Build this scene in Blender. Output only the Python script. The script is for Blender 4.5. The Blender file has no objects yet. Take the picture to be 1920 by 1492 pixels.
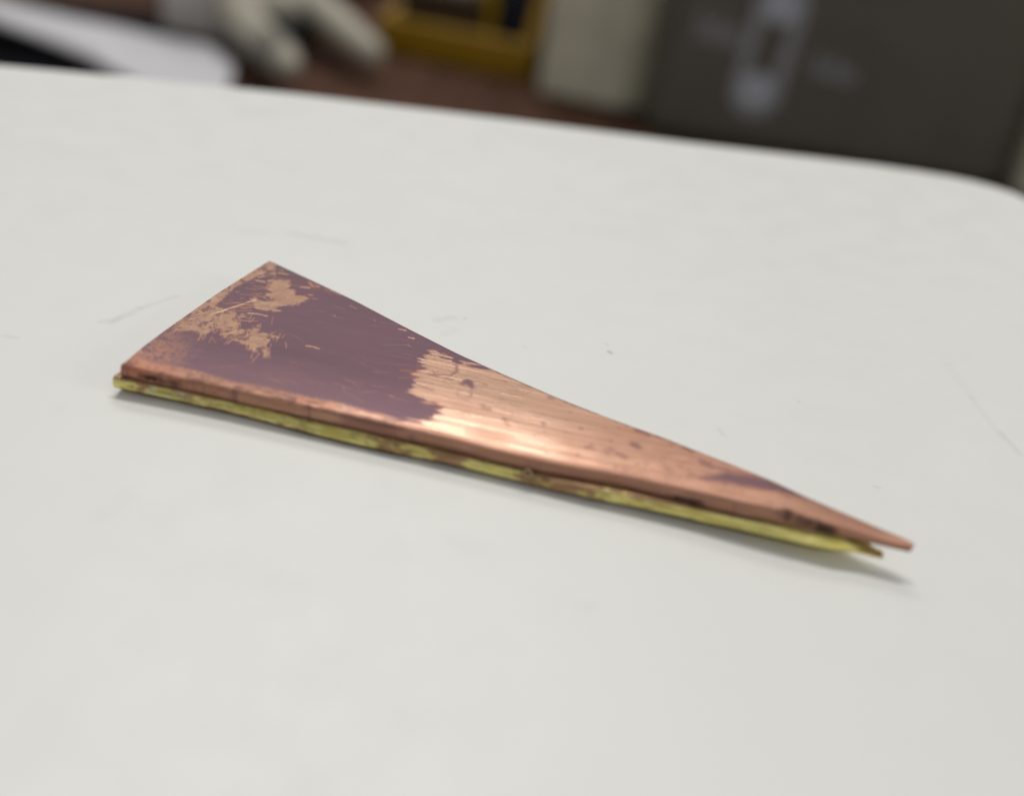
import bpy, bmesh, math, random
import numpy as np
from math import sin, cos, radians, pi
from mathutils import Vector, Matrix

sc = bpy.context.scene
C = sc.collection

# ------------------------------------------------------------------ camera
FPX = 2200.0                       # focal length in photo pixels (1920 wide)
PITCH, ROLL, CAMH = radians(30), radians(8.6), 0.060
FWD = Vector((0, cos(PITCH), -sin(PITCH)))
RGT0 = Vector((1, 0, 0)); UP0 = Vector((0, sin(PITCH), cos(PITCH)))
RGT = RGT0 * cos(ROLL) + UP0 * sin(ROLL)
UPV = UP0 * cos(ROLL) - RGT0 * sin(ROLL)
cam_d = bpy.data.cameras.new('camera'); cam = bpy.data.objects.new('camera', cam_d); C.objects.link(cam)
cam.matrix_world = Matrix(((RGT.x, UPV.x, -FWD.x, 0), (RGT.y, UPV.y, -FWD.y, 0), (RGT.z, UPV.z, -FWD.z, CAMH), (0, 0, 0, 1)))
cam_d.sensor_width = 36.0; cam_d.sensor_fit = 'HORIZONTAL'
cam_d.lens = 36.0 * FPX / 1920.0
cam_d.clip_start = 0.002; cam_d.clip_end = 50
cam_d.dof.use_dof = True
cam_d.dof.focus_distance = 0.1215
cam_d.dof.aperture_fstop = cam_d.lens / 3.6      # 3.6 mm wide pupil of a phone lens
cam_d.dof.aperture_blades = 0
sc.camera = cam

# ------------------------------------------------------------------ world and lamps
w = bpy.data.worlds.new('World'); sc.world = w; w.use_nodes = True
bg = w.node_tree.nodes['Background']
bg.inputs[0].default_value = (0.98, 0.98, 0.96, 1); bg.inputs[1].default_value = 0.235

def panel(name, loc, size, power, target=(0, 0.1, 0), col=(1, 0.985, 0.945)):
    d = bpy.data.lights.new(name, 'AREA'); d.shape = 'RECTANGLE'; d.size, d.size_y = size
    d.energy = power; d.color = col
    o = bpy.data.objects.new(name, d); C.objects.link(o); o.location = loc
    o.rotation_euler = (Vector(target) - Vector(loc)).to_track_quat('-Z', 'Y').to_euler()
    return o
panel('ceiling_light_far', (-0.26, 1.66, 1.52), (0.90, 0.36), 8.0)
panel('ceiling_light_overhead', (-0.05, 0.95, 1.85), (1.2, 0.25), 20.5)
panel('front_fill_light', (0.45, -1.25, 1.25), (1.2, 0.30), 5.0)  # fill lamp added behind the camera to brighten upright faces in the background
panel('window_light_right', (1.75, -0.25, 0.80), (0.35, 0.5), 3.2)

sc.view_settings.view_transform = 'Standard'; sc.view_settings.look = 'None'
sc.view_settings.exposure = 0.0; sc.view_settings.gamma = 1.0
sc.cycles.use_denoising = True
sc.cycles.max_bounces = 8

# ------------------------------------------------------------------ helpers
def survey(px, py, z=0.0):
    """Point of the place at height z that a pixel of the survey photo shows (arrays allowed)."""
    px = np.asarray(px, float); py = np.asarray(py, float); z = np.asarray(z, float)
    dx, dy = px - 960, py - 746
    x = dx * cos(ROLL) + dy * sin(ROLL); y = dy * cos(ROLL) - dx * sin(ROLL)
    d0 = x / FPX
    d1 = cos(PITCH) - y / FPX * sin(PITCH)
    d2 = -sin(PITCH) - y / FPX * cos(PITCH)
    k = (z - CAMH) / d2
    return np.stack([d0 * k, d1 * k, z + 0 * k], -1)

def S(px, py, z=0.0):
    return Vector(survey(px, py, z).tolist())

def tag(o, label=None, cat=None, kind=None, group=None):
    if label: o['label'] = label
    if cat: o['category'] = cat
    if kind: o['kind'] = kind
    if group: o['group'] = group
    return o

def empty(name, loc, rotz=0.0):
    o = bpy.data.objects.new(name, None); C.objects.link(o)
    o.location = loc; o.rotation_euler = (0, 0, rotz); o.empty_display_size = 0.005
    return o

def link(name, me, mat, parent=None, smooth=None):
    o = bpy.data.objects.new(name, me); C.objects.link(o)
    if mat: me.materials.append(mat)
    if parent: o.parent = parent
    if smooth is not None:
        me.polygons.foreach_set('use_smooth', [True] * len(me.polygons))
        me.set_sharp_from_angle(angle=radians(smooth))
    return o

def from_bm(name, bm, mat, parent=None, smooth=None):
    bmesh.ops.recalc_face_normals(bm, faces=bm.faces)
    me = bpy.data.meshes.new(name); bm.to_mesh(me); bm.free()
    return link(name, me, mat, parent, smooth)

def box_bm(x0, x1, y0, y1, z0, z1, bev=0.0, seg=3):
    bm = bmesh.new()
    bmesh.ops.create_cube(bm, size=1)
    for v in bm.verts:
        v.co = Vector((x0 + (v.co.x + .5) * (x1 - x0), y0 + (v.co.y + .5) * (y1 - y0), z0 + (v.co.z + .5) * (z1 - z0)))
    if bev:
        bmesh.ops.bevel(bm, geom=list(bm.edges), offset=bev, segments=seg, affect='EDGES', profile=.5)
    return bm

def prism_bm(pts, z0, z1, bev=0.0):
    bm = bmesh.new()
    a = [bm.verts.new((p[0], p[1], z0)) for p in pts]; b = [bm.verts.new((p[0], p[1], z1)) for p in pts]
    n = len(pts)
    bm.faces.new(b); bm.faces.new(a[::-1])
    for i in range(n): bm.faces.new((a[i], a[(i + 1) % n], b[(i + 1) % n], b[i]))
    if bev: bmesh.ops.bevel(bm, geom=list(bm.edges), offset=bev, segments=3, affect='EDGES', profile=.5)
    return bm

def loft_bm(path, radii, n=20):
    """Round-section tube with a radius pair (across, up) at each path point, closed ends."""
    bm = bmesh.new(); rings = []
    for i, p in enumerate(path):
        p = Vector(p)
        t = (Vector(path[min(i + 1, len(path) - 1)]) - Vector(path[max(i - 1, 0)])).normalized()
        side = t.cross(Vector((0, 0, 1)))
        side = side.normalized() if side.length > 1e-6 else Vector((1, 0, 0))
        up = side.cross(t).normalized()
        ra, rb = radii[i][0] * G, radii[i][1] * G
        rings.append([bm.verts.new(p + side * ra * cos(2 * pi * k / n) + up * rb * sin(2 * pi * k / n)) for k in range(n)])
    for a, b in zip(rings, rings[1:]):
        for k in range(n): bm.faces.new((a[k], a[(k + 1) % n], b[(k + 1) % n], b[k]))
    bm.faces.new(rings[0][::-1]); bm.faces.new(rings[-1])
    return bm

# ------------------------------------------------------------------ node helpers
class NT:
    def __init__(s, name):
        s.m = bpy.data.materials.new(name); s.m.use_nodes = True
        s.t = s.m.node_tree; s.b = s.t.nodes['Principled BSDF']
    def n(s, typ, **kw):
        nd = s.t.nodes.new(typ)
        for k, v in kw.items(): setattr(nd, k, v)
        return nd
    def put(s, sock, v):
        if hasattr(v, 'is_output'): s.t.links.new(v, sock)
        elif isinstance(v, (tuple, list)) and len(v) == 3 and sock.type == 'RGBA': sock.default_value = (*v, 1)
        else: sock.default_value = v
    def math(s, op, a, b=0.0, c=0.0, clamp=False):
        nd = s.n('ShaderNodeMath', operation=op, use_clamp=clamp)
        for i, v in enumerate((a, b, c)): s.put(nd.inputs[i], v)
        return nd.outputs[0]
    def mix(s, f, a, b):
        nd = s.n('ShaderNodeMix', data_type='RGBA'); s.put(nd.inputs[0], f); s.put(nd.inputs[6], a); s.put(nd.inputs[7], b)
        return nd.outputs[2]
    def mixf(s, f, a, b):
        nd = s.n('ShaderNodeMix', data_type='FLOAT'); s.put(nd.inputs[0], f); s.put(nd.inputs[2], a); s.put(nd.inputs[3], b)
        return nd.outputs[0]
    def ramp(s, f, lo, hi, a=0.0, b=1.0):
        nd = s.n('ShaderNodeMapRange', interpolation_type='SMOOTHSTEP')
        s.put(nd.inputs[0], f)
        for i, v in zip((1, 2, 3, 4), (lo, hi, a, b)): s.put(nd.inputs[i], v)
        return nd.outputs[0]
    def co(s, scale=(1, 1, 1), rot=(0, 0, 0)):
        tc = s.n('ShaderNodeTexCoord'); mp = s.n('ShaderNodeMapping')
        s.t.links.new(tc.outputs['Object'], mp.inputs[0]); mp.inputs['Scale'].default_value = scale; mp.inputs['Rotation'].default_value = rot
        return mp.outputs[0]
    def noise(s, vec, scale, detail=4, rough=.55, dist=0.0):
        nd = s.n('ShaderNodeTexNoise'); s.put(nd.inputs['Vector'], vec)
        nd.inputs['Scale'].default_value = scale; nd.inputs['Detail'].default_value = detail
        nd.inputs['Roughness'].default_value = rough; nd.inputs['Distortion'].default_value = dist
        return nd.outputs[0]
    def attr(s, name):
        return s.n('ShaderNodeAttribute', attribute_name=name).outputs['Fac']
    def bump(s, h, strength, dist):
        nd = s.n('ShaderNodeBump'); nd.inputs['Strength'].default_value = strength; nd.inputs['Distance'].default_value = dist
        s.put(nd.inputs['Height'], h); return nd.outputs[0]
    def set(s, **kw):
        for k, v in kw.items():
            s.put(s.b.inputs[{'base': 'Base Color', 'metal': 'Metallic', 'rough': 'Roughness', 'normal': 'Normal',
                              'spec': 'Specular IOR Level'}[k]], v)
        return s

def plain(name, col, rough=.6, var=.12, scale=120, metal=0.0, bump=0.15, spec=.4):
    t = NT(name); co = t.co()
    f = t.noise(co, scale, 5)
    dk = tuple(c * (1 - var * 1.5) for c in col); lt = tuple(min(1, c * (1 + var)) for c in col)
    t.set(base=t.mix(t.ramp(f, .3, .7), dk, lt), rough=t.ramp(t.noise(co, scale * 3, 3), .2, .8, rough - .06, rough + .06), metal=metal, spec=spec)
    if bump: t.set(normal=t.bump(t.noise(co, scale * 8, 3), bump, .0003))
    return t.m

# ------------------------------------------------------------------ numpy noise
def vnoise(x, y, seed=0):
    xi = np.floor(x).astype(np.int64); yi = np.floor(y).astype(np.int64)
    fx, fy = x - xi, y - yi
    fx = fx * fx * fx * (fx * (fx * 6 - 15) + 10); fy = fy * fy * fy * (fy * (fy * 6 - 15) + 10)
    def h(a, b):
        n = (a * 374761393 + b * 668265263 + seed * 974711) & 0xffffffff
        n = ((n ^ (n >> 13)) * 1274126177) & 0xffffffff
        return ((n ^ (n >> 16)) & 0xffff) / 65535.0
    return (h(xi, yi) * (1 - fx) + h(xi + 1, yi) * fx) * (1 - fy) + (h(xi, yi + 1) * (1 - fx) + h(xi + 1, yi + 1) * fx) * fy

def fbm(x, y, octs=4, seed=0):
    s, a, t = 0, 1.0, 0
    for o in range(octs):
        s = s + a * vnoise(x * 2 ** o, y * 2 ** o, seed + o); t += a; a *= .55
    return s / t - .5

def sstep(a, b, x):
    t = np.clip((x - a) / (b - a), 0, 1); return t * t * (3 - 2 * t)

def sdf_poly(X, Y, pts):
    """Signed distance, positive inside."""
    pts = np.asarray(pts); d = np.full(X.shape, 1e9); ins = np.zeros(X.shape, bool)
    for (ax, ay), (bx, by) in zip(pts, np.roll(pts, -1, 0)):
        ex, ey = bx - ax, by - ay
        t = np.clip(((X - ax) * ex + (Y - ay) * ey) / (ex * ex + ey * ey + 1e-12), 0, 1)
        d = np.minimum(d, (X - ax - t * ex) ** 2 + (Y - ay - t * ey) ** 2)
        c = (ay > Y) != (by > Y)
        ins ^= c & (X < ex * (Y - ay) / (ey if ey else 1e-12) + ax)
    d = np.sqrt(d); return np.where(ins, d, -d)

def dist_line(X, Y, pts):
    pts = np.asarray(pts); d = np.full(X.shape, 1e9)
    if len(pts) == 1: return np.hypot(X - pts[0][0], Y - pts[0][1])
    for (ax, ay), (bx, by) in zip(pts[:-1], pts[1:]):
        ex, ey = bx - ax, by - ay
        t = np.clip(((X - ax) * ex + (Y - ay) * ey) / (ex * ex + ey * ey + 1e-12), 0, 1)
        d = np.minimum(d, (X - ax - t * ex) ** 2 + (Y - ay - t * ey) ** 2)
    return np.sqrt(d)

# ================================================================== the setting
TABLE_Z = -0.120                   # bench lies well below the top of the white box
G = (CAMH - TABLE_Z) / 0.072       # size factor of the things standing on the bench

# --- brown bench top under and behind everything
t = NT('bench_wood'); co = t.co((14, 3, 1)); f = t.noise(co, 12, 6, .6, .6)
t.set(base=t.mix(t.ramp(f, .3, .75), (.050, .022, .013), (.095, .046, .028)), rough=.75, spec=.12,
      normal=t.bump(f, .2, .0004))
M_BENCH = t.m
o = from_bm('bench_top', box_bm(-1.4, 1.4, -.45, 1.8, TABLE_Z - .03, TABLE_Z, .003), M_BENCH, None, 40)
tag(o, 'dark reddish brown bench top running behind the white slab', kind='structure')

# --- the white slab the piece rests on
t = NT('white_laminate')
co = t.co()
big = t.noise(co, 22, 3); mid = t.noise(co, 160, 4, .6); fine = t.noise(co, 2600, 2)
base = t.mix(t.ramp(big, .35, .7), (.752, .752, .732), (.765, .765, .742))
base = t.mix(t.ramp(mid, .60, .8, 0, .09), base, (.60, .60, .59))
sepn = t.n('ShaderNodeSeparateXYZ'); t.t.links.new(t.co(), sepn.inputs[0])
wob = t.noise(co, 700, 3)
def scuff(pts, width, amount, col=(.30, .30, .30)):
    """A scratch or smudge on the slab: a thin line with an uneven, broken edge."""
    global base
    (ax, ay), (bx, by) = [(p.x, p.y) for p in (S(*pts[0]), S(*pts[1]))]
    ex, ey = bx - ax, by - ay; L2 = ex * ex + ey * ey
    dx = t.math('SUBTRACT', sepn.outputs[0], ax); dy = t.math('SUBTRACT', sepn.outputs[1], ay)
    tt = t.math('ADD', t.math('MULTIPLY', dx, ex / L2), t.math('MULTIPLY', dy, ey / L2), clamp=True)
    rx = t.math('SUBTRACT', dx, t.math('MULTIPLY', tt, ex)); ry = t.math('SUBTRACT', dy, t.math('MULTIPLY', tt, ey))
    d = t.math('SQRT', t.math('ADD', t.math('MULTIPLY', rx, rx), t.math('MULTIPLY', ry, ry)))
    d = t.math('ADD', d, t.math('MULTIPLY', t.math('SUBTRACT', wob, .5), width * 1.6))
    base = t.mix(t.ramp(d, 0.0, width * 1.6, amount * .42, 0.0), base, col)
scuff([(208, 606), (262, 578)], .0005, .34)
scuff([(262, 578), (330, 556)], .0004, .28)
scuff([(192, 604), (222, 598)], .0005, .3)
scuff([(455, 433), (490, 436)], .0008, .16)
scuff([(545, 438), (640, 455)], .0009, .28)
scuff([(818, 600), (850, 596)], .0006, .35)
scuff([(832, 626), (852, 620)], .0006, .16)
scuff([(871, 597), (872, 597)], .00022, .8, (.2, .2, .2))
scuff([(1142, 659), (1146, 662)], .00026, .95, (.08, .08, .08))
scuff([(1137, 645), (1138, 646)], .00016, .6, (.2, .2, .2))
scuff([(983, 650), (985, 651)], .0002, .4)
scuff([(1776, 684), (1822, 746)], .0008, .14)
scuff([(1822, 746), (1880, 822)], .0005, .16)
scuff([(1876, 810), (1914, 852)], .0004, .3)
scuff([(1348, 804), (1356, 814)], .0003, .35)
scuff([(1640, 912), (1648, 914)], .0003, .35)
scuff([(1498, 752), (1499, 753)], .0002, .5)
scuff([(10, 630), (30, 634)], .0004, .3)
scuff([(190, 965), (240, 930)], .0012, .12)
scuff([(840, 1012), (900, 1026)], .0012, .10)
scuff([(1095, 1135), (1105, 1138)], .0009, .10)
scuff([(450, 208), (560, 214)], .0012, .18)
t.set(base=base, rough=t.ramp(mid, .3, .7, .40, .50), spec=.35, normal=t.bump(fine, .08, .00006))
M_SLAB = t.m

edge_px = [(-120, 93), (0, 104), (300, 132), (560, 159), (960, 207), (1300, 251), (1560, 282), (1640, 292)]
edge = [S(*p) for p in edge_px]
out = [(p.x, p.y) for p in edge]
out[0] = (-.26, out[1][1] - (out[4][1] - out[1][1]) / (out[4][0] - out[1][0]) * (.26 + out[1][0]))
# far right corner: a long gentle curve
for p in [(1710, 302), (1770, 312), (1825, 323), (1880, 337), (1930, 354), (1980, 378), (2030, 415), (2070, 470), (2095, 560)]:
    q = S(*p); out.append((q.x, q.y))
XR = out[-1][0] + .001
out += [(XR, .05), (XR, -.12), (-.26, -.12)]
def offset_ring(pts, d):
    res = []; n = len(pts)
    for i in range(n):
        p0, p1, p2 = Vector(pts[i - 1]), Vector(pts[i]), Vector(pts[(i + 1) % n])
        a = (p1 - p0).normalized(); b = (p2 - p1).normalized()
        na, nb = Vector((a.y, -a.x)), Vector((b.y, -b.x))
        m = (na + nb); m = m / max(m.dot(na), .3)
        res.append(p1 + m * d)                       # d > 0 is inwards for this clockwise outline
    return res
bm = bmesh.new(); R = .0065; rings = []
for k in range(0, 9):
    a = radians(90 * k / 8)
    rings.append([bm.verts.new((p.x, p.y, -R + R * cos(a))) for p in offset_ring(out, R * (1 - sin(a)))])
rings.append([bm.verts.new((p[0], p[1], TABLE_Z + .0001)) for p in out])
for a, b in zip(rings, rings[1:]):
    for i in range(len(out)): bm.faces.new((a[i], a[(i + 1) % len(out)], b[(i + 1) % len(out)], b[i]))
bm.faces.new(rings[0])
o = from_bm('white_box', bm, M_SLAB, None, 40)
tag(o, 'smooth white box with rounded far corner carrying the copper wedge', kind='structure')

# ================================================================== the copper and brass wedge
T_BR, T_CU = .0016, .0016
# outline read off the photo, left end to tip
RIDGE = [(228, 683), (300, 699), (400, 721), (500, 744), (632, 773), (700, 789), (780, 806), (863, 826), (947, 847), (1030, 865),
         (1113, 880), (1180, 892), (1300, 918), (1400, 940), (1500, 964), (1600, 993), (1660, 1011), (1711, 1024)]
BACK = [(507, 488), (585, 524), (662, 560), (761, 612), (859, 662), (946, 701), (1050, 746), (1150, 785), (1240, 817), (1392, 876),
        (1506, 927), (1620, 975), (1700, 1008), (1716, 1018)]
LEFT = [(507, 488), (409, 552), (352, 594), (294, 637), (259.5, 662), (240, 678), (228, 683)]
SEAM = [(212, 706), (270, 715), (337, 729), (438, 749), (582, 785), (700, 811), (773, 831), (874, 857), (975, 879), (1090, 909), (1150, 921),
        (1316, 953), (1468, 984), (1582, 1010), (1620, 1022), (1656, 1041)]
FOOT = [(219, 733), (262, 744), (325, 757), (375, 769), (437, 783), (507, 801), (584, 822), (661, 841), (738, 858), (796, 867), (863, 882),
        (947, 903), (1030, 924), (1113, 942), (1180, 954), (1240, 968), (1430, 1011), (1544, 1037), (1655, 1046)]

AX0 = S(228, 690, .0016); AX1 = S(1706, 1022, .0016)
ANG = math.atan2(AX1.y - AX0.y, AX1.x - AX0.x)
AXL = math.hypot(AX1.x - AX0.x, AX1.y - AX0.y)
BASE = Vector((AX0.x, AX0.y, 0))
def to_local(p):
    x, y = p[..., 0] - BASE.x, p[..., 1] - BASE.y
    return np.stack([x * cos(ANG) + y * sin(ANG), -x * sin(ANG) + y * cos(ANG), p[..., 2]], -1)

def lift(u):                                          # the sheet bows: both ends ride clear of the slab
    u = np.asarray(u, float)
    return .0017 * np.clip((u - .52) / .48, 0, 1) ** 2.0 + .00025 * np.clip((.22 - u) / .22, 0, 1) ** 2
def taper(u):
    return 1 - .6 * sstep(.80, 1.0, np.asarray(u, float)) ** 1.3
def z_foot(u): return lift(u) + .00002
def z_seam(u): return z_foot(u) + T_BR * (1 - .45 * sstep(.82, 1.0, np.asarray(u, float)))
def z_btop(u): return z_seam(u) - .00002 - .00075 * sstep(.915, .962, np.asarray(u, float))
def z_top(u): return z_seam(u) + T_CU * taper(u)

def crown_w(u): return np.minimum(.0085, .55 * .0285 * (1 - np.clip(u, 0, 1)) ** .9 + .0003)
def z_ridge(u): return z_top(u) - .048 * crown_w(np.asarray(u, float))      # the sheet rolls down gently towards its front edge

def curve(px, zf):
    """Photo trace -> local curve, solved so that the height follows the bow of the piece."""
    px = np.asarray(px, float)
    u = np.clip((px[:, 0] - 228) / (1706 - 228), 0, 1)
    for _ in range(6):
        l = to_local(survey(px[:, 0], px[:, 1], zf(u))); u = np.clip(l[:, 0] / AXL, 0, 1)
    return l
def resample(l, n, power=1.0):
    d = np.concatenate([[0], np.cumsum(np.hypot(np.diff(l[:, 0]), np.diff(l[:, 1])))]); d /= d[-1]
    q = np.linspace(0, 1, n)
    # smooth interpolation through the traced points
    r = np.stack([np.interp(q, d, l[:, k]) for k in range(2)], -1)
    ker = np.hanning(max(5, n // 18)); ker /= ker.sum(); h = len(ker) // 2
    for k in range(2):
        pad = np.concatenate([2 * r[0, k] - r[1:h + 1, k][::-1], r[:, k], 2 * r[-1, k] - r[-h - 1:-1, k][::-1]])
        r[:, k] = np.convolve(pad, ker, 'same')[h:h + n]
    return r

wedge = empty('copper_brass_wedge', BASE, ANG)
tag(wedge, 'tapering copper and brass wedge with purple tarnish and bright polished middle lying on white box', 'metal wedge')

def grid_mesh(name, V, closed_ring, cap=True):
    ns, nr = V.shape[:2]
    idx = np.arange(ns * nr).reshape(ns, nr)
    a = idx[:-1, :]; b = idx[1:, :]
    q = np.stack([a, np.roll(a, -1, 1), np.roll(b, -1, 1), b], -1)
    if not closed_ring: q = q[:, :-1]
    q = q.reshape(-1, 4)
    faces = q.tolist()
    if cap: faces += [idx[0, ::-1].tolist(), idx[-1, :].tolist()]
    me = bpy.data.meshes.new(name); me.from_pydata(V.reshape(-1, 3).tolist(), [], faces); me.update()
    return me

def flip_if_needed(me):
    bm = bmesh.new(); bm.from_mesh(me); bmesh.ops.recalc_face_normals(bm, faces=bm.faces); bm.to_mesh(me); bm.free()

NS, NT_ = 900, 290
back = resample(curve(BACK, z_top), NS); ridge = resample(curve(RIDGE, z_ridge), NS); left = resample(curve(LEFT, z_top), NT_ + 1)
sg = np.linspace(0, 1, NS)[:, None]; tg = np.linspace(0, 1, NT_ + 1)[None, :]
top = back[:, None, :] * (1 - tg[..., None]) + ridge[:, None, :] * tg[..., None]
lin = left[0] * (1 - tg[0][:, None]) + left[-1] * tg[0][:, None]
top = top + (left - lin)[None] * ((1 - sg) ** 14)[..., None]
# pull the bend line inwards so that the rounded shoulder ends on the traced line
rr = .00016
uu = np.clip(top[..., 0] / AXL, 0, 1)
zt = z_top(uu) + fbm(top[..., 0] / .016, top[..., 1] / .012, 1, 5) * .00010      # faint hammered waviness
# rounded shoulder along the front
dfront = (1 - tg) * np.hypot(*(back - ridge).T)[:, None]
sh = np.clip(1 - dfront / (rr * 2.4), 0, 1)
cw = crown_w(uu); zt = zt - .048 * cw * np.clip(1 - dfront / cw, 0, 1) ** 2.3
zt = zt - rr * .45 * sh ** 2.2
dback = tg * np.hypot(*(back - ridge).T)[:, None]
zt = zt - .00010 * np.clip(1 - dback / .0003, 0, 1) ** 2
TOP = np.concatenate([top, zt[..., None]], -1)
fwd2 = np.gradient(ridge, axis=0); fwd2 /= np.linalg.norm(fwd2, axis=1, keepdims=True)
nrm = np.stack([fwd2[:, 1], -fwd2[:, 0]], -1)                                     # outwards on the front side
NF = 16
uF = np.clip(ridge[:, 0] / AXL, 0, 1)
zb = z_seam(uF); zr = TOP[:, -1, 2]
FR = []
for k in range(1, NF + 1):
    q = k / NF
    bulge = .00007 * sin(pi * min(1, q * 1.0)) + .00009 * (1 - (1 - min(q / .35, 1)) ** 2)
    wav = fbm(ridge[:, 0] / .004, np.full(NS, q * 3.0), 3, 21) * .00012 * min(1, q * 4)
    bulge = (bulge + wav) * (1 - .6 * sstep(.9, 1, uF))
    FR.append(np.concatenate([ridge + nrm * np.asarray(bulge)[..., None], (zr + (zb + .00001 - zr) * q)[:, None]], -1))
FR = np.stack(FR, 1)
BKB = np.concatenate([back, (z_seam(np.clip(back[:, 0] / AXL, 0, 1)) + .00001)[:, None]], -1)[:, None]
BKM = (BKB + TOP[:, :1]) / 2
CU = np.concatenate([TOP, FR, BKB, BKM], 1)
me_cu = grid_mesh('copper_plate', CU, True); flip_if_needed(me_cu)

# ---- wear map of the copper, in plate coordinates (mm)
Xl = CU[..., 0].ravel() * 1000; Yl = CU[..., 1].ravel() * 1000
ring = np.tile(np.arange(CU.shape[1]), NS)
istop = ring <= NT_
tt_all = np.where(istop, np.tile(np.concatenate([np.linspace(0, 1, NT_ + 1), np.ones(NF + 2)]), NS), 1.0)
fdist = np.where(istop, (np.concatenate([dfront, np.zeros((NS, NF + 2))], 1)).ravel() * 1000, 0)
bdist = np.concatenate([dback, np.full((NS, NF + 2), .02)], 1).ravel() * 1000
def PL(pts):
    l = curve(pts, z_top); return l[:, :2] * 1000
def cropp(pts, ox, oy, k): return [(ox + k * x, oy + k * y) for x, y in pts]

streak = fbm(Xl / 1.6, Yl / .22, 4, 3)           # scratchy, drawn out along the blade
blot = fbm(Xl / .8, Yl / .8, 4, 9)
tiny = fbm(Xl / .25, Yl / .25, 3, 17)
big = fbm(Xl / 4, Yl / 4, 3, 31)

main = [(495, 480), (540, 490), (662, 552), (761, 604), (862, 655), (900, 677), (925, 692), (905, 688), (885, 682), (867, 677), (858, 684), (850, 680), (846, 673), (828, 667), (821, 657),
        (809, 656), (807, 664), (796, 669), (786, 677), (795, 686), (804, 691), (783, 696), (779, 702), (781, 711), (779, 718), (772, 733),
        (785, 741), (804, 752), (821, 754), (828, 757), (824, 767), (811, 778), (793, 789), (778, 790), (740, 781), (700, 770), (640, 753),
        (582, 742), (500, 724), (438, 712), (400, 700), (340, 686), (300, 676), (262, 668), (235, 668), (230, 650), (340, 580)]
sd = sdf_poly(Xl, Yl, PL(main))
fstreak = fbm(Xl / 3.2, Yl / .34, 3, 61) + .4 * fbm(Xl / 1.2, Yl / .18, 2, 62)
soft = .09 + .40 * sstep(2.6, .8, fdist) * sstep(34, 22, Xl)
oxide = sstep(-soft, soft, sd + streak * .45 + fstreak * 1.9 * sstep(24, 27, Xl) + blot * .22 * sstep(33, 26, Xl) + tiny * .7 * sstep(2.6, .8, fdist) * sstep(28, 20, Xl))
def over(mask, amt=1.0):
    global oxide
    oxide = np.maximum(oxide, mask * amt)
def strip(mask, amt=1.0):
    global oxide
    oxide = oxide * (1 - mask * amt)

K = .1458
p1 = cropp([(1180, 300), (1420, 310), (1390, 390), (1350, 410), (1450, 420), (1470, 500), (1580, 510), (1650, 545), (1580, 590), (1430, 630), (1290, 640), (1230, 660),
            (1290, 710), (1100, 700), (950, 660), (900, 600), (890, 540), (960, 530), (1010, 570), (1100, 590), (1200, 555), (1080, 520), (1090, 480), (1170, 470),
            (1110, 430), (1110, 370), (1160, 330), (1090, 320)], 340, 480, K)
p2 = cropp([(-60, 850), (100, 800), (400, 740), (560, 680), (700, 720), (850, 740), (820, 780), (700, 800), (750, 860), (700, 940), (800, 930), (870, 950), (960, 880),
            (1030, 860), (1050, 920), (1040, 970), (1150, 980), (1170, 1010), (1260, 1040), (1150, 1050), (1120, 1100), (1110, 1200), (1090, 1320), (1060, 1310),
            (1050, 1200), (1000, 1180), (970, 1240), (910, 1240), (890, 1180), (800, 1130), (700, 1090), (620, 1060), (550, 1060), (500, 1010), (490, 940),
            (430, 940), (300, 1020), (220, 980), (150, 960), (0, 970), (-150, 1000)], 340, 480, K)
p3 = cropp([(1140, 30), (1240, 100), (1190, 180), (1210, 250), (1100, 225), (1000, 250), (950, 280), (830, 320), (700, 400), (610, 480), (520, 560), (430, 640),
            (500, 650), (560, 680), (400, 740), (100, 805), (-30, 840), (-60, 800), (400, 480), (900, 150)], 340, 480, K)
spur = fbm(Xl / .22, Yl / .9, 3, 41)                       # short scrape marks across the blade
dn = streak * .20 + blot * .40 + tiny * .30 + spur * .40
dull = np.zeros_like(oxide)
for pp, hole in ((p1, .24), (p2, .52), (p3, .50)):
    s_ = sdf_poly(Xl, Yl, PL(pp)) + dn
    m = sstep(-.14, .22, s_ + fbm(Xl / .12, Yl / .5, 2, 91) * .35)
    m *= 1 - .85 * sstep(.22, .34, fbm(Xl / .55, Yl / .75, 4, 77) + hole - .30)
    strip(m * (.80 + .35 * np.clip(spur + streak + .3, 0, .5)), .93)
    dull = np.maximum(dull, sstep(-.5, .1, s_))
for seg, wd, am in [([(870, 730), (980, 740), (1090, 765)], .16, .9), ([(1610, 1150), (1690, 1158), (1770, 1185)], .13, .85), ([(1250, 215), (1360, 232)], .18, .9),
                    ([(1545, 395), (1640, 405)], .20, .9), ([(1650, 340), (1690, 385), (1760, 392)], .18, .75), ([(960, 310), (1060, 330)], .20, .85),
                    ([(1000, 270), (1060, 260)], .14, .85), ([(840, 335), (930, 350)], .07, .7), ([(1260, 170), (1310, 185)], .1, .8), ([(1640, 495), (1680, 500)], .08, .8),
                    ([(1700, 545), (1750, 550)], .07, .6), ([(760, 540), (800, 540)], .06, .6), ([(620, 560), (660, 565)], .06, .5), ([(690, 455), (740, 460)], .07, .5),
                    ([(1000, 395), (1090, 410)], .06, .6), ([(830, 790), (900, 795)], .10, .45), ([(720, 780), (820, 770)], .13, .6)]:
    d = dist_line(Xl, Yl, PL(cropp(seg, 340, 480, K))) + dn * .35
    strip(sstep(wd * 1.25, wd * .6, d), am); dull = np.maximum(dull, sstep(wd * 3, wd * 2, d))
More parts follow.
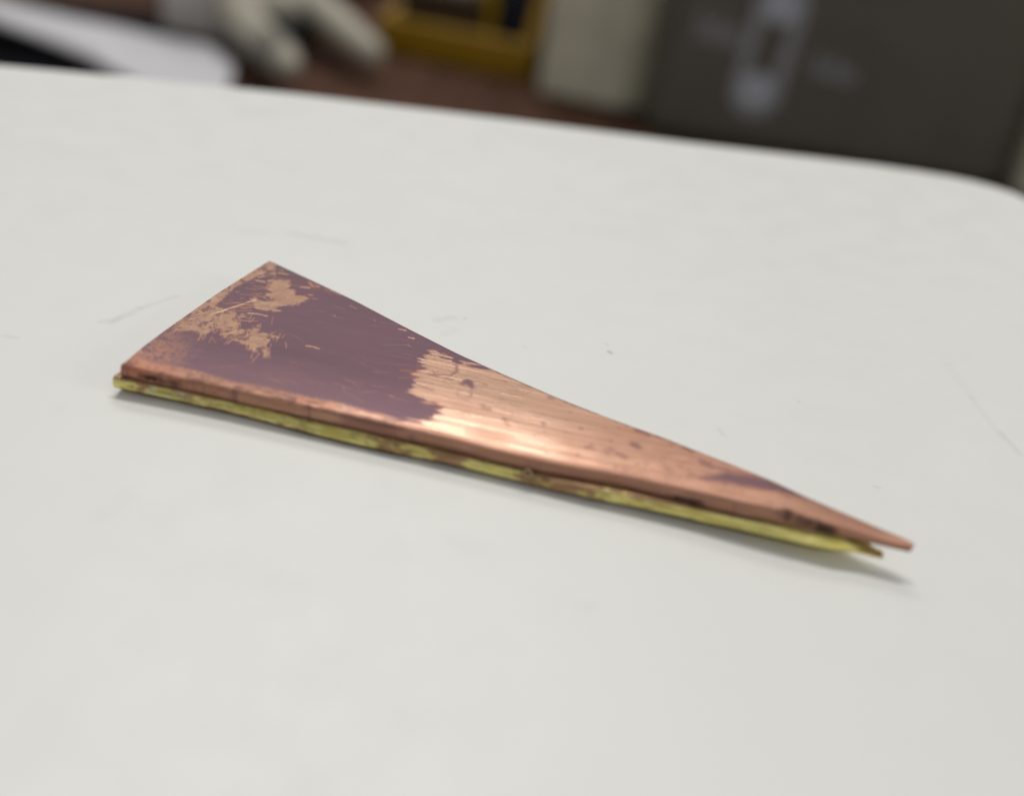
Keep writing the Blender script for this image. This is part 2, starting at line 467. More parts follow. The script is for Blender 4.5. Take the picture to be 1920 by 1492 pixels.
for seg, wd, am in [([(748, 616), (760, 619)], .13, .9), ([(767, 632), (776, 634)], .12, .85), ([(625, 590), (629, 592)], .08, .6), ([(655, 572), (668, 578)], .07, .5),
                    ([(694, 595), (704, 601)], .07, .5), ([(590, 530), (600, 538)], .10, .6), ([(610, 541), (640, 553)], .07, .6), ([(765, 646), (770, 650)], .09, .25),
                    ([(832, 662), (846, 672)], .10, .5), ([(730, 740), (738, 743)], .07, .3)]:
    d = dist_line(Xl, Yl, PL(seg)) + dn * .3
    strip(sstep(wd * 1.25, wd * .6, d), am); dull = np.maximum(dull, .6 * sstep(wd * 3, wd * 2, d))
# many fine hand scratches around the worn patches
rng = np.random.default_rng(12)
def hair(cx_, cy_, ang, ln, wd, am):
    a_ = np.array([cx_ - ln * cos(ang), cy_ - ln * sin(ang)]); b_ = np.array([cx_ + ln * cos(ang), cy_ + ln * sin(ang)])
    sel = (np.abs(Xl - cx_) < ln + .3) & (np.abs(Yl - cy_) < ln + .3) & istop
    d_ = dist_line(Xl[sel], Yl[sel], [a_, b_])
    oxide[sel] *= 1 - am * sstep(wd, wd * .4, d_ + tiny[sel] * .06)
c2_ = PL([(430, 620), (480, 640), (400, 600), (520, 560), (490, 535), (470, 575)])
for i in range(110):
    k = rng.integers(0, 6); spread = (1.6, 1.9)
    aa = rng.normal(radians(100), .25) if k < 3 else rng.normal(radians(22), .3)
    hair(c2_[k][0] + rng.normal(0, spread[0]), c2_[k][1] + rng.normal(0, spread[1]), aa, rng.uniform(.3, 1.1), rng.uniform(.07, .12), rng.uniform(.25, .75))
for i in range(90):
    hair(rng.uniform(4, 30), rng.uniform(1.5, 24), rng.normal(0, .35), rng.uniform(.2, 1.6), .07, rng.uniform(.05, .25))
# the double scratch through the tarnish
for seg, wd in ([(100, 812), (400, 742), (620, 672), (880, 582), (960, 560)], .06), ([(640, 690), (800, 625), (900, 605)], .04), ([(880, 640), (1000, 610), (1200, 620)], .05):
    strip(sstep(wd * 1.5, wd * .5, dist_line(Xl, Yl, PL(cropp(seg, 340, 480, K)))), .95)
scratch = (.45 + .9 * np.clip(streak + blot, -.4, .4)) * sstep(.10, .03, dist_line(Xl, Yl, PL(cropp([(100, 812), (400, 742), (620, 672), (880, 582), (960, 560)], 340, 480, K))))
# mottled, half cleaned left front corner
lc = sstep(7.5, .5, np.hypot(Xl - .3, (Yl - 1.0) * 1.1))
strip(sstep(-.12, .22, tiny + blot + .12) * lc, .85)
strip(sstep(.9, .2, fdist + blot * 1.2) * sstep(40, 30, Xl), .8)
over(sstep(.02, .22, blot * .8 + tiny * .5 + streak * .4) * sstep(30, 20, Xl) * sstep(3.5, 1.6, fdist), .55)
over(sstep(-.02, .25, streak + big * .6) * sstep(34, 28, Xl) * (fdist < .8), .35)
# tarnish left on the bright half
def spot(seg, wd, amt, jag=.5, sft=.8):
    d = dist_line(Xl, Yl, PL(seg)) + (blot * 1.2 + streak * .7 + tiny * 1.3) * wd * jag * 2.4
    over(sstep(wd * (1 + sft), wd * (1 - sft), d), amt)
spot([(804, 700), (812, 703), (829, 702), (842, 704), (852, 700), (857, 694), (856, 688)], .12, .62)
spot([(812, 696), (820, 706)], .10, .6)
spot([(786, 724), (800, 728), (812, 731)], .13, .45)
spot([(838, 708), (846, 711)], .11, .45)
spot([(868, 718), (877, 714), (882, 717), (886, 725)], .30, .95)
spot([(884, 732), (884, 742), (874, 748), (860, 744), (856, 736), (862, 728)], .12, .20, .3)
spot([(878, 686), (884, 688)], .20, .5)
spot([(904, 757), (908, 764), (919, 767)], .20, .35)
spot([(946, 784), (947, 787)], .17, .42); spot([(950, 794), (952, 795)], .15, .36); spot([(906, 720), (912, 722)], .16, .3)
spot([(1018, 790), (1019, 797)], .17, .38); spot([(1100, 838), (1106, 836)], .22, .40); spot([(1134, 842), (1140, 848)], .2, .3)
spot([(1142, 841), (1150, 843)], .20, .35); spot([(1160, 849), (1172, 855)], .26, .42); spot([(1188, 832), (1196, 838)], .34, .68); spot([(1250, 875), (1256, 878)], .25, .22)
spot([(1196, 806), (1212, 812)], .32, .60); spot([(1284, 838), (1296, 846)], .34, .6); spot([(1318, 866), (1334, 874)], .36, .55)
spot([(1345, 876), (1390, 886), (1410, 893)], .30, .5)
spot([(1030, 745), (1040, 748)], .2, .4)
for i in range(70):
    q_ = rng.uniform(0, 1); xx_ = rng.uniform(900, 1560); yb_ = np.interp(xx_, [p[0] for p in BACK], [p[1] for p in BACK]); yr_ = np.interp(xx_, [p[0] for p in RIDGE], [p[1] for p in RIDGE])
    yy_ = yb_ + (yr_ - yb_) * q_ ** 1.6; spot([(xx_, yy_), (xx_ + 3, yy_ + 1)], rng.uniform(.06, .15), rng.uniform(.2, .55))
vio = [(1297, 888), (1325, 892), (1345, 887), (1362, 882), (1385, 888), (1412, 890), (1440, 896), (1500, 920), (1545, 940), (1560, 948), (1500, 931), (1455, 921), (1415, 914), (1385, 909),
       (1355, 903), (1325, 900), (1308, 896)]
over(sstep(-.35, .55, sdf_poly(Xl, Yl, PL(vio)) + blot * .5 + streak * .4), .92)
over(sstep(.75, .1, bdist + blot * 1.2 + streak * .5 + .35) * sstep(22, 26, Xl) * sstep(78, 60, Xl), .8)
over(sstep(.16, .05, bdist + tiny * .12), .85)

tarn = np.zeros_like(oxide)                                       # warm brown bloom, mostly on the front edge
front = sstep(.9, .1, fdist)
tarn = np.maximum(tarn, .85 * front * (1 + 1.1 * fbm(Xl / 3.5, ring / 5.0, 3, 55)))
tarn = np.maximum(tarn, .80 * sstep(36, 54, Xl + big * 6) * (.95 + blot * .6))
tarn = np.maximum(tarn, .85 * sstep(26, 18, Xl) * (.95 + big * .5))
tarn = np.maximum(tarn, .30 * sstep(-.1, .3, big))
rust = np.zeros_like(oxide)                                       # orange red fringes of the tarnish
for seg, wd, am in [([(754, 694), (770, 696), (781, 699)], .30, .85), ([(798, 757), (812, 757), (824, 760)], .28, .6), ([(786, 683), (783, 690)], .2, .5),
                    ([(580, 530), (592, 540)], .4, .3), ([(560, 741), (620, 757)], .5, .3), ([(232, 690), (250, 672)], .9, .45)]:
    rust = np.maximum(rust, am * sstep(wd * 1.4, wd * .3, dist_line(Xl, Yl, PL(seg)) + blot * .3))
rust = np.maximum(rust, .55 * sstep(9, 2, Xl) * sstep(1.8, .2, fdist + blot) * (1 - oxide))
rust = np.maximum(rust, .45 * sstep(.9, .1, np.abs(Xl - (2 + 0 * Yl)) * .25) * 0)
dirt = np.zeros_like(oxide)
def grime(xa, xb, q0, q1, am, sd_=0):
    """Dark grime on the front edge between two lengths (photo columns) and two heights."""
    global dirt
    la, lb = [curve([(x_, np.interp(x_, [p[0] for p in RIDGE], [p[1] for p in RIDGE]))], z_top)[0, 0] * 1000 for x_ in (xa, xb)]
    qq = np.where(istop, 0.0, np.clip((ring - NT_) / NF, 0, 1)) - np.where(istop, fdist / 1.6, 0)
    m = sstep(la - .6, la + .5, Xl + blot * 1.0) * sstep(lb + .6, lb - .5, Xl + blot) * sstep(q0 - .18, q0 + .1, qq + blot * .3) * sstep(q1 + .18, q1 - .08, qq + tiny * .3)
    m = m * (ring <= NT_ + NF)
    dirt = np.maximum(dirt, am * m)
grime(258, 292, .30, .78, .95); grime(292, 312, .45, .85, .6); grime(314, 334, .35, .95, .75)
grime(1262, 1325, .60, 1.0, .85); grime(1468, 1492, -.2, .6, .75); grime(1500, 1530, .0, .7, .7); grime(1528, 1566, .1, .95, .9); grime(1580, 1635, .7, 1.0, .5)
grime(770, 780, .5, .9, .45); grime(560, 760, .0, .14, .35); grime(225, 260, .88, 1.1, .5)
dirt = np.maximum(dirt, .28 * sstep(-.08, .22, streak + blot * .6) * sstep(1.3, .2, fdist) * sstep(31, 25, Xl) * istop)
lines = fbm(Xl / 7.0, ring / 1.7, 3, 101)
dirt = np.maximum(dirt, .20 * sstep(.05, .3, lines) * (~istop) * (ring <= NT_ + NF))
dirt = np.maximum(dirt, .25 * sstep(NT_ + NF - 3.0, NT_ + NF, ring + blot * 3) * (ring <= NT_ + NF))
for nm, arr in (('oxide', oxide), ('tarnish', tarn), ('rust', rust), ('dirt', dirt), ('scratch', scratch), ('dull', dull)):
    a = me_cu.attributes.new(nm, 'FLOAT', 'POINT'); a.data.foreach_set('value', np.clip(arr, 0, 1).astype(np.float32))

t = NT('tarnished_copper')
co = t.co(); cs = t.co((1.0, 22.0, 6.0)); cs2 = t.co((1.0, 9.0, 9.0), (0, 0, radians(4)))
br = t.math('ADD', t.math('MULTIPLY', t.noise(t.co((1.0, 120.0, 12.0), (0, 0, radians(1.5))), 25, 3, .6), .28), t.math('MULTIPLY', t.noise(t.co((1.0, 100.0, 12.0), (0, 0, radians(-2))), 70, 3, .65), .72)); br2 = t.noise(cs2, 160, 4, .6); cl = t.noise(co, 900, 3); fi = t.noise(co, 5000, 2)
ox = t.attr('oxide'); ox = t.math('ADD', ox, t.math('MULTIPLY', t.math('MULTIPLY', t.math('SUBTRACT', cl, .5), .5), t.math('MULTIPLY', ox, t.math('SUBTRACT', 1.0, ox))), clamp=True)
cu = t.mix(t.ramp(br, .43, .57), (.35, .208, .147), (.54, .342, .252))
cu = t.mix(t.attr('tarnish'), cu, t.mix(t.ramp(br2, .3, .7), (.37, .175, .112), (.48, .25, .168)))
cu = t.mix(t.math('MULTIPLY', t.attr('dull'), .85), cu, t.mix(t.ramp(cl, .3, .7), (.38, .235, .150), (.50, .32, .212)))
cu = t.mix(t.attr('rust'), cu, (.47, .16, .09))
lg = t.noise(co, 110, 3); oxc = t.mix(t.ramp(br2, .2, .8), (.132, .062, .086), (.148, .074, .098))
oxc = t.mix(t.ramp(lg, .4, .7, 0, .6), oxc, (.165, .076, .090))
oxc = t.mix(t.math('MULTIPLY', t.attr('rust'), .7), oxc, (.30, .10, .06))
oxc = t.mix(t.ramp(fi, .62, .75, 0, .35), oxc, (.21, .13, .14))
fringe = t.math('MULTIPLY', t.math('MULTIPLY', ox, t.math('SUBTRACT', 1.0, ox)), 1.3)
colr = t.mix(fringe, t.mix(ox, cu, oxc), (.30, .125, .082))
colr = t.mix(t.attr('scratch'), colr, (.85, .62, .48))
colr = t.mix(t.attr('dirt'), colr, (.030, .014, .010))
metal = t.mixf(ox, 1.0, .40); metal = t.mixf(t.math('MULTIPLY', t.attr('tarnish'), .9), metal, .25); metal = t.mixf(t.attr('dirt'), metal, 0.0)
rg = t.mixf(t.ramp(br, .43, .57), .38, .24); rg = t.mixf(t.attr('tarnish'), rg, .60); rg = t.mixf(t.attr('dull'), rg, .5); rg = t.mixf(ox, rg, .45); rg = t.mixf(t.attr('dirt'), rg, .8)
fs = t.noise(t.co((1.0, 110.0, 12.0)), 50, 2, .6)
hh = t.math('ADD', t.math('MULTIPLY', fs, t.mixf(ox, 1.0, .25)), t.math('ADD', t.math('MULTIPLY', fi, .2), t.math('MULTIPLY', ox, .08)))
t.set(base=colr, metal=metal, rough=rg, spec=.35, normal=t.bump(hh, .45, .00005))
M_CU = t.m
link('copper_plate', me_cu, M_CU, wedge, 38)

# ---- brass layer underneath
NB = 420
seam = resample(curve(SEAM, z_btop), NB); foot = resample(curve(FOOT, z_foot), NB)
bb = curve([(x, y) for x, y in BACK], z_top); bb[:, 1] -= .0002
bb[-1, :2] = seam[-1] + np.array([0, .0006]); bb[-2, :2] = seam[-1] + np.array([-.0012, .0011])
bb[0, 0] -= .0002
bback = resample(bb, NB)
nfb = 22
ub = np.clip(seam[:, 0] / AXL, 0, 1)
zs = z_btop(ub); zf0 = z_foot(ub)
wav = fbm(seam[:, 0] / .003, seam[:, 0] * 0, 3, 4)
prof = []
for k in range(nfb + 1):
    q = k / nfb                                              # 0 at the seam, 1 at the foot
    mid = seam * (1 - q) + foot * q
    belly = .00030 * (sin(pi * q) ** .8 if 0 < q < 1 else 0) - .00075 * max(0, (q - .55) / .45) ** 1.6 - .00018 * max(0, (.12 - q) / .12)
    prof.append(np.concatenate([mid + np.stack([0 * ub, -(belly + wav * .00006 * sin(pi * q))], -1), (zs + (zf0 - zs) * q)[:, None]], -1))
prof = np.stack(prof, 1)
zbk = z_btop(np.clip(bback[:, 0] / AXL, 0, 1)); zbf = z_foot(np.clip(bback[:, 0] / AXL, 0, 1))
bb_b = np.concatenate([bback, zbf[:, None]], -1)[:, None]; bb_t = np.concatenate([bback, zbk[:, None]], -1)[:, None]
inner_f = foot + np.array([0, .0005]); inner_f = np.concatenate([inner_f, zf0[:, None]], -1)[:, None]
BR = np.concatenate([prof, inner_f, bb_b, bb_t], 1)
me_br = grid_mesh('brass_plate', BR, True); flip_if_needed(me_br)
Xb = BR[..., 0].ravel() * 1000; rb = np.tile(np.arange(BR.shape[1]), NB)
# brown copper smears along the brass edge, by photo column
xs = [205, 240, 250, 262, 275, 320, 345, 360, 395, 420, 520, 545, 690, 705, 730, 758, 770, 808, 822, 866, 876, 968, 980, 1000, 1012, 1040, 1052, 1086, 1094, 1102, 1112, 1124, 1132, 1168, 1190, 1230, 1280, 1340, 1600, 1660]
ys = [.25, .15, .85, .75, .25, .1, .45, .55, .35, .4, .12, .3, .15, .55, .65, .55, .1, .12, .85, .85, .05, .05, .9, .95, .55, .6, .95, .85, .4, .4, .85, .7, .05, .05, .25, .35, .15, .1, .1, .1]
yl = np.interp(xs, [p[0] for p in SEAM], [p[1] for p in SEAM])
lx = curve(list(zip(xs, yl)), z_seam)[:, 0] * 1000
nb1 = fbm(Xb / .7, rb / 5.0, 4, 8)
nb2 = fbm(Xb / 1.4, rb / 4.0, 4, 88)
smear_shade = np.clip(np.interp(Xb + nb2 * 3.0, lx, ys) + nb1 * 1.0 + .75 * sstep(4.5, .5, rb + nb1 * 5) + .55 * sstep(11, 19, rb + nb1 * 8) * (rb <= nfb), 0, 1) * (1 - .75 * sstep(.80, .92, Xb / 1000 / AXL))  # copper smears and seam edge, plus brown painted low for the shade there
pale = sstep(curve([(268, 714)], z_seam)[0, 0] * 1000, curve([(285, 717)], z_seam)[0, 0] * 1000, Xb) * sstep(curve([(375, 737)], z_seam)[0, 0] * 1000, curve([(350, 731)], z_seam)[0, 0] * 1000, Xb) * sstep(-.05, .2, nb1)
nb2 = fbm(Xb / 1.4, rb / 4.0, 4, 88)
grime_shade = np.clip(.6 * sstep(14, 19, rb + nb2 * 9) + .45 * sstep(2.5, .6, rb + nb2 * 3) + .5 * sstep(.08, .3, nb2), 0, 1) * (rb <= nfb) * (1 - .8 * sstep(.80, .92, Xb / 1000 / AXL))  # random dirt and dark seam, plus shade painted on the lower half
for nm, arr in (('smear_shade', smear_shade), ('pale', pale), ('grime', grime_shade)):
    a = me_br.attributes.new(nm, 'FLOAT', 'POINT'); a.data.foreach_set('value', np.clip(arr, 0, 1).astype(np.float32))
t = NT('stained_brass')
cs = t.co((1.0, 8.0, 8.0)); n1 = t.noise(cs, 300, 4, .6); n2 = t.noise(t.co(), 1500, 3)
c = t.mix(t.ramp(n1, .35, .65), (.58, .49, .13), (.84, .76, .30))
c = t.mix(t.math('MULTIPLY', t.attr('pale'), .7), c, (.74, .74, .55))
c = t.mix(t.ramp(t.math('ADD', t.attr('smear_shade'), t.math('MULTIPLY', t.math('SUBTRACT', n2, .5), .4)), .2, .9), c, t.mix(t.ramp(n1, .3, .7), (.27, .15, .075), (.44, .26, .14)))
c = t.mix(t.attr('grime'), c, (.075, .050, .022))  # dirt together with the shade painted low on the front face
t.set(base=c, metal=t.mixf(t.attr('smear_shade'), .8, .5), rough=t.ramp(n2, .2, .8, .34, .5), spec=.4, normal=t.bump(t.math('ADD', n1, t.math('MULTIPLY', n2, .5)), .8, .00012))
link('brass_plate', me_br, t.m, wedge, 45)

# ---- little ring blister on the front edge
pc = curve([(991, 882)], z_seam)[0]; uq = pc[0] / AXL
th = np.linspace(0, 2 * pi, 33)[:-1]
ri = np.interp(pc[0], seam[:, 0], seam[:, 1])
path_c = [Vector((pc[0] + .00038 * cos(a), ri - .00030, float(z_seam(uq)) - .0001 + .00042 * sin(a))) for a in th]
bm = bmesh.new(); rings_ = []
for a, p in zip(th, path_c):
    rad = Vector((cos(a), 0, sin(a)))
    rings_.append([bm.verts.new(p + rad * .00006 * cos(b) + Vector((0, -1, 0)) * .00007 * sin(b)) for b in np.linspace(0, 2 * pi, 9)[:-1]])
for i in range(32):
    a, b = rings_[i], rings_[(i + 1) % 32]
    for k in range(8): bm.faces.new((a[k], a[(k + 1) % 8], b[(k + 1) % 8], b[k]))
from_bm('ring_blister', bm, plain('flux_bead', (.55, .42, .26), .25, spec=.6, bump=0), wedge, 180)

# ================================================================== blurred things behind the white box
def ground(px, py): return S(px, py, TABLE_Z)

# --- dark standing case with a printed emblem
a = ground(1200, 252); b = ground(1880, 362)
yaw = math.atan2(b.y - a.y, b.x - a.x); wid = math.hypot(b.x - a.x, b.y - a.y)
case = empty('dark_case', a, yaw)
tag(case, 'upright dark grey case with pale blue oval emblem standing behind the white box', 'case')
M_CASE = plain('dark_grey_shell', (.135, .127, .107), .45, .05, 25, spec=.5, bump=.1)
HC = .125 * G
from_bm('shell', box_bm(0, wid, 0, .045 * G, .0002, HC, .0035 * G), M_CASE, case, 40)
def on_case(px, py):
    """Point on the case front (x along, z up) for a photo pixel."""
    d = S(px, py, 0.0) - Vector((0, 0, CAMH)); o_ = Vector((0, 0, CAMH)); nrm_ = Vector((sin(yaw), -cos(yaw), 0))
    k = (a - o_).dot(nrm_) / d.dot(nrm_); p = o_ + d * k - a
    return p.x * cos(yaw) + p.y * sin(yaw), p.z
M_INK = plain('pale_blue_print', (.46, .48, .55), .6, .1, 200, bump=0)
M_INK2 = plain('grey_print', (.31, .315, .335), .6, .1, 200, bump=0)
def flat_on_case(name, outline, mat, th_=.0005):
    bm = bmesh.new()
    vs = [bm.verts.new((x, -.0001, z)) for x, z in outline]; f_ = bm.faces.new(vs)
    r = bmesh.ops.extrude_face_region(bm, geom=[f_])
    for v in r['geom']:
        if isinstance(v, bmesh.types.BMVert): v.co.y -= th_
    return from_bm(name, bm, mat, case)
x0, z0 = on_case(1417, 172); x1, z1 = on_case(1468, 8)
ax = Vector((x1 - x0, z1 - z0)); L = ax.length; ax.normalize(); sx = Vector((ax.y, -ax.x))
def em(u, v): p = Vector((x0, z0)) + ax * u + sx * v; return (p.x, p.y)
def capsule(r_, n=16, ext=0.0):
    pts = [em(L + ext + r_ * sin(t_), r_ * cos(t_)) for t_ in np.linspace(0, pi, n)]
    return pts + [em(-ext - r_ * sin(t_), -r_ * cos(t_)) for t_ in np.linspace(0, pi, n)]
bm = bmesh.new()
o_r, i_r = capsule(.0052 * G), capsule(.0026 * G, ext=-.0015 * G)
ov = [bm.verts.new((x, -.0004, z)) for x, z in o_r]; iv = [bm.verts.new((x, -.0004, z)) for x, z in i_r]
ov2 = [bm.verts.new((x, -.0001, z)) for x, z in o_r]; iv2 = [bm.verts.new((x, -.0001, z)) for x, z in i_r]
n_ = len(ov)
for i in range(n_):
    j = (i + 1) % n_
    bm.faces.new((ov[i], ov[j], iv[j], iv[i])); bm.faces.new((ov[i], ov2[i], ov2[j], ov[j])); bm.faces.new((iv[i], iv[j], iv2[j], iv2[i]))
from_bm('emblem_ring', bm, M_INK2, case)
for u_ in (.0005 * G, L - .0005 * G):
    flat_on_case('emblem_dot', [em(u_ + .0034 * G * sin(t_), .0034 * G * cos(t_)) for t_ in np.linspace(0, 2 * pi, 25)[:-1]], M_INK, .0006)
random.seed(4)
def scribble(pa, pb, h):
    (xa, za), (xb, zb_) = on_case(*pa), on_case(*pb)
    n = 7
    for i in range(n):
        q = (i + .5) / n; x = xa + (xb - xa) * q; z = za + (zb_ - za) * q
        hh_ = h * (1 if i in (0, 3) else .62); ww = abs(xb - xa) / n * .30
        flat_on_case('lettering_stroke', [(x - ww, z), (x + ww, z), (x + ww + .0004 * G, z + hh_), (x - ww + .0004 * G, z + hh_)], M_INK2)
scribble((1298, 72), (1385, 92), .0062 * G)
scribble((1515, 140), (1600, 162), .0050 * G)

# --- beige carton with a corner towards us
c0 = ground(1004, 176); c1 = ground(1150, 206); c2 = ground(1204, 212)
M_BEI = plain('beige_card', (.72, .70, .56), .75, .08, 40, bump=.1)
car = empty('beige_carton', c0, 0)
tag(car, 'beige carton standing between the yellow bin and the dark case', 'carton')
d01 = c1 - c0; d12 = c2 - c1; nrm_ = Vector((-d01.y, d01.x, 0)).normalized()
pts = [Vector((0, 0)), Vector(d01[:2]), Vector((c2 - c0)[:2]), Vector((c2 - c0)[:2]) + Vector(nrm_[:2]) * .03 * G, Vector(nrm_[:2]) * .035 * G]
from_bm('body', prism_bm(pts, .0002, .088 * G, .0012 * G), M_BEI, car, 40)
q0 = Vector(d01[:2]) * .66; q1 = Vector(d01[:2]) * .80; off = -Vector(nrm_[:2]) * .0004
from_bm('tape_strip', prism_bm([q0 + off, q1 + off, q1 - off * .1, q0 - off * .1], .002 * G, .085 * G), plain('tape', (.62, .585, .48), .5, .05), car)

# --- yellow open bin with things in it
y0 = ground(704, 98); y1 = ground(990, 156)
yw = math.atan2(y1.y - y0.y, y1.x - y0.x); wl = math.hypot(y1.x - y0.x, y1.y - y0.y)
binn = empty('yellow_bin', y0, yw)
tag(binn, 'low yellow open storage bin standing left of the beige carton', 'bin')
M_YEL = plain('yellow_plastic', (.30, .17, .002), .5, .06, 50, bump=.05)
from_bm('front_wall', box_bm(0, wl, 0, .0025 * G, .0002, .0085 * G, .0008 * G), M_YEL, binn, 40)
from_bm('back_wall', box_bm(0, wl, .055 * G, .0575 * G, .0002, .018 * G, .0008 * G), M_YEL, binn, 40)
for x in (0, wl - .0025 * G):
    bm = bmesh.new()
    hi = x > wl / 2
    prof_ = [(.0026, .0002), (.0549, .0002), (.0549, .0400 if hi else .0088), (.020, .036 if hi else .0087), (.0026, .0085)]
    va = [bm.verts.new((x, yy * G, zz * G)) for yy, zz in prof_]; vb = [bm.verts.new((x + .0025 * G, yy * G, zz * G)) for yy, zz in prof_]
    bm.faces.new(va); bm.faces.new(vb[::-1])
    for i in range(5): bm.faces.new((va[i], va[(i + 1) % 5], vb[(i + 1) % 5], vb[i]))
    from_bm('side_wall', bm, M_YEL, binn)
from_bm('floor', box_bm(.0026 * G, wl - .0026 * G, .0026 * G, .0549 * G, .0003 * G, .002 * G), M_YEL, binn)
def in_bin(x, y):
    y *= G
    return y0 + Vector((x * cos(yw) - y * sin(yw), x * sin(yw) + y * cos(yw), 0))
wb = from_bm('bin_shade_block', box_bm(.004 * G, wl * .62, .004 * G, .010 * G, 0, .0135 * G, .0006 * G), plain('bin_shade', (.045, .024, .007), .7, .2, 60), None, 40)  # dark block added to give the bin its shaded inside
wb.location = in_bin(0, 0) + Vector((0, 0, .0021 * G)); wb.rotation_euler = (0, 0, yw)
tag(wb, 'added dark brown offcut standing inside the yellow bin behind its front wall', 'filler')
# dark blue jar
jar = empty('blue_jar', in_bin(wl * .80, .018) + Vector((0, 0, .0021 * G)), yw)
tag(jar, 'dark navy blue jar standing in the yellow bin', 'jar')
def lathe(prof_, n=32):
    bm = bmesh.new(); rg_ = [[bm.verts.new((G * r * cos(2 * pi * k / n), G * r * sin(2 * pi * k / n), G * z)) for k in range(n)] for r, z in prof_]
    for p_, q_ in zip(rg_, rg_[1:]):
        for k in range(n): bm.faces.new((p_[k], p_[(k + 1) % n], q_[(k + 1) % n], q_[k]))
    bm.faces.new(rg_[0][::-1]); bm.faces.new(rg_[-1]); return bm
from_bm('body', lathe([(.0058, 0), (.0064, .0006), (.0064, .022), (.0058, .025), (.0048, .0265)]), plain('navy_plastic', (.010, .014, .030), .35, .1), jar, 40)
from_bm('cap', lathe([(.0052, .0266), (.0056, .027), (.0056, .036), (.005, .0368)]), plain('black_plastic', (.012, .012, .014), .4, .1), jar, 40)
# yellow marker standing beside it
mk = empty('yellow_marker', in_bin(wl * .57, .018) + Vector((0, 0, .0021 * G)), yw)
tag(mk, 'bright yellow marker standing upright in the yellow bin', 'marker')
from_bm('barrel', lathe([(.0036, 0), (.0038, .0005), (.0038, .032), (.0034, .033)]), plain('marker_yellow', (.55, .36, .012), .4, .05), mk, 40)
from_bm('cap', lathe([(.0038, .0331), (.0042, .0334), (.0042, .046), (.0036, .047)]), plain('marker_cap', (.50, .32, .012), .4, .05), mk, 40)
# white card leaning in the bin
cd = from_bm('white_card', box_bm(-.013 * G, .013 * G, -.0004, .0004, 0, .038 * G, .0002, 1), plain('white_card_stock', (.55, .54, .52), .7, .04), None, 40)
cd.location = in_bin(wl * .34, .044) + Vector((0, 0, .0022 * G)); cd.rotation_euler = (radians(-14), 0, yw)
tag(cd, 'pale card leaning inside the back of the yellow bin', 'card')

# --- beige spring clamp lying on the bench
M_CL = plain('beige_plastic', (.38, .35, .29), .6, .08, 90)
cl_o = empty('beige_clamp', ground(560, 60), 0)
tag(cl_o, 'beige plastic clamp with two blunt jaws lying behind the white box', 'clamp')
B0 = ground(560, 60)
def lp(px, py, dz): p = S(px, py, TABLE_Z + dz * G) - B0; return p
jaw_l = from_bm('jaw', loft_bm([lp(398, -50, .008), lp(425, 0, .008), lp(462, 45, .008), lp(505, 90, .008), lp(540, 122, .008), lp(550, 132, .008)],
                       [(0.0040, 0.0040), (0.0046, 0.0046), (0.0044, 0.0044), (0.0037, 0.0038), (0.0029, 0.0033), (0.0012, 0.0013)]), M_CL, cl_o, 60)
from_bm('jaw', loft_bm([lp(520, -40, .009), lp(580, 5, .009), lp(630, 45, .008), lp(672, 80, .007), lp(700, 102, .006), lp(707, 108, .006)],
                       [(0.0045, 0.0040), (0.0046, 0.0044), (0.0041, 0.0040), (0.0037, 0.0034), (0.0030, 0.0030), (0.0013, 0.0013)]), M_CL, cl_o, 60)
from_bm('pivot_block', loft_bm([lp(455, 8, .009), lp(500, 16, .009), lp(560, 18, .009)], [(0.0033, 0.0036), (0.0038, 0.0040), (0.0033, 0.0036)]), M_CL, cl_o, 60)
from_bm('spring', loft_bm([lp(520, 68, .006), lp(545, 62, .006), lp(572, 52, .006)], [(0.0028, 0.0033), (0.0032, 0.0036), (0.0028, 0.0033)]), plain('dark_steel', (.03, .033, .032), .35, .1, metal=.7), cl_o, 60)

from_bm('jaw_tip', loft_bm([lp(506, 91, .008), lp(530, 113, .008), lp(545, 127, .0075), lp(553, 136, .007)], [(.0041, .0042), (.0036, .0040), (.0026, .0030), (.0010, .0012)]), plain('darker_beige', (.20, .185, .155), .7, .12, 90), jaw_l, 60)  # darker beige over the end of the left jaw

# --- grey block behind the clamp on the left
g0 = ground(300, 66); g1 = ground(450, 84)
gb = from_bm('grey_block', prism_bm([(g0.x, g0.y), (g1.x, g1.y), (g1.x - .006 * G, g1.y + .05 * G), (g0.x - .006 * G, g0.y + .05 * G)], TABLE_Z + .0002, TABLE_Z + .034 * G, .002 * G), plain('warm_grey', (.56, .53, .51), .6, .06, 50), None, 40)
tag(gb, 'warm grey block behind the left jaw of the clamp', 'block')
# --- slate coloured box further back
s0 = ground(600, -20); s1 = ground(706, 2)
sb = from_bm('slate_box', prism_bm([(s0.x, s0.y), (s1.x, s1.y), (s1.x - .005 * G, s1.y + .03 * G), (s0.x - .005 * G, s0.y + .03 * G)], TABLE_Z + .0002, TABLE_Z + .03 * G, .0015 * G), plain('slate_grey', (.052, .058, .062), .5, .1, 60), None, 40)
tag(sb, 'dark slate grey box behind the right jaw of the clamp', 'box')

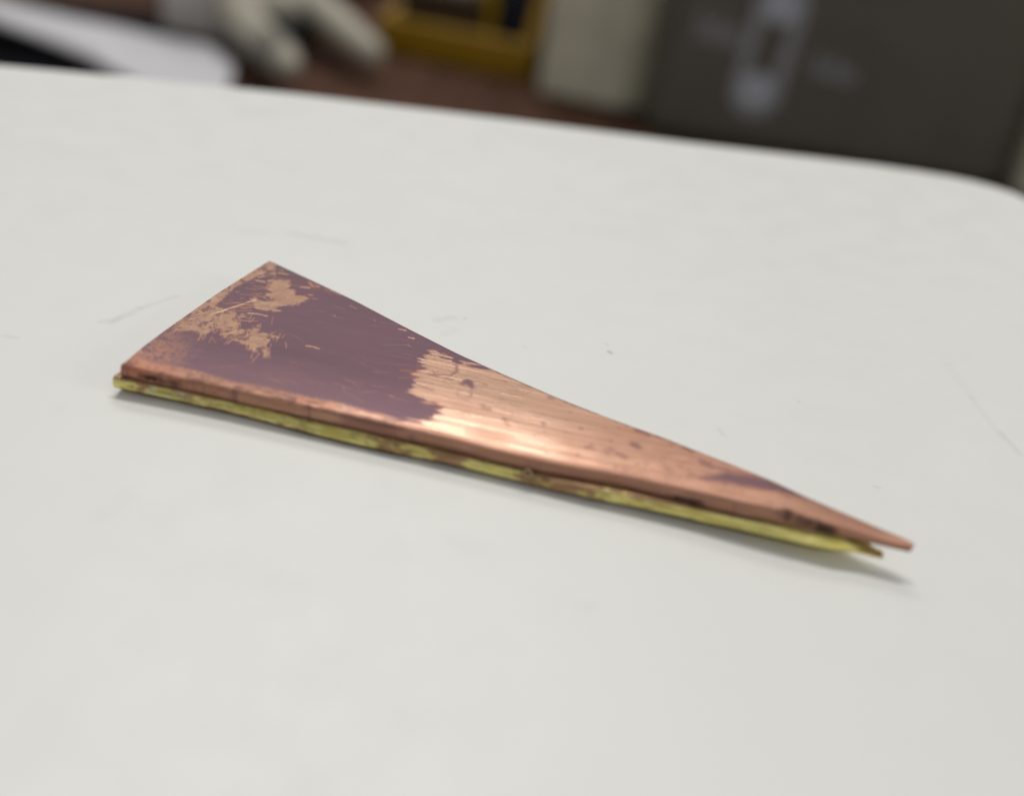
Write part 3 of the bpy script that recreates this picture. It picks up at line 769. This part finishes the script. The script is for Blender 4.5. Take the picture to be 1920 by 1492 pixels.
# --- black mat and the pale paper strip at the left
mt_pts = [ground(*p) for p in [(-150, 40), (60, 6), (292, 34), (420, 140), (200, 190), (-150, 170)]]
mt = from_bm('black_mat', prism_bm([(p.x, p.y) for p in mt_pts], TABLE_Z + .0002, TABLE_Z + .0025, .0006), plain('black_rubber', (.004, .004, .006), .8, .1, 80, spec=.05), None, 40)
tag(mt, 'black mat under the pale paper strip at the left', 'mat')
up_ = [(-160, -62), (0, 2), (120, 30), (230, 52), (320, 74), (395, 86), (440, 120)]
lo_ = [(-160, -12), (0, 46), (90, 78), (170, 108), (250, 150), (330, 190), (420, 200)]
bm = bmesh.new(); rows = []
zz_ = [.0070, .0060, .0045, .0030, .0018, .0014, .0013]
for i in range(len(up_)):
    row = []
    for k in range(5):
        q = k / 4; px = up_[i][0] * (1 - q) + lo_[i][0] * q; py = up_[i][1] * (1 - q) + lo_[i][1] * q
        row.append(S(px, py, TABLE_Z + G * zz_[i] + .0016 * G * sin(pi * q) * (1 if i < 4 else .4)))
    rows.append(row)
tv = [[bm.verts.new(p) for p in r] for r in rows]; bv = [[bm.verts.new(p - Vector((0, 0, .0006))) for p in r] for r in rows]
for i in range(len(rows) - 1):
    for k in range(4):
        bm.faces.new((tv[i][k], tv[i][k + 1], tv[i + 1][k + 1], tv[i + 1][k])); bm.faces.new((bv[i][k], bv[i + 1][k], bv[i + 1][k + 1], bv[i][k + 1]))
    for k in (0, 4): bm.faces.new((tv[i][k], tv[i + 1][k], bv[i + 1][k], bv[i][k]))
for i in (0, -1):
    for k in range(4): bm.faces.new((tv[i][k], bv[i][k], bv[i][k + 1], tv[i][k + 1]))
ps = from_bm('paper_strip', bm, plain('lavender_paper', (.55, .54, .575), .7, .04, 60, bump=.05), None, 60)
tag(ps, 'pale lavender white paper strip curving over the black mat at left', 'paper')

# --- pale box at the far right, mostly hidden by the dark case
r0 = ground(1896, 372); r1 = ground(2240, 440)
pb = from_bm('pale_box', prism_bm([(r0.x, r0.y), (r1.x, r1.y), (r1.x, r1.y + .04 * G), (r0.x, r0.y + .04 * G)], TABLE_Z + .0002, TABLE_Z + .060 * G, .0015 * G), plain('pale_beige', (.62, .60, .48), .7, .06, 40), None, 40)
tag(pb, 'pale beige box standing at the right side of the dark case', 'box')
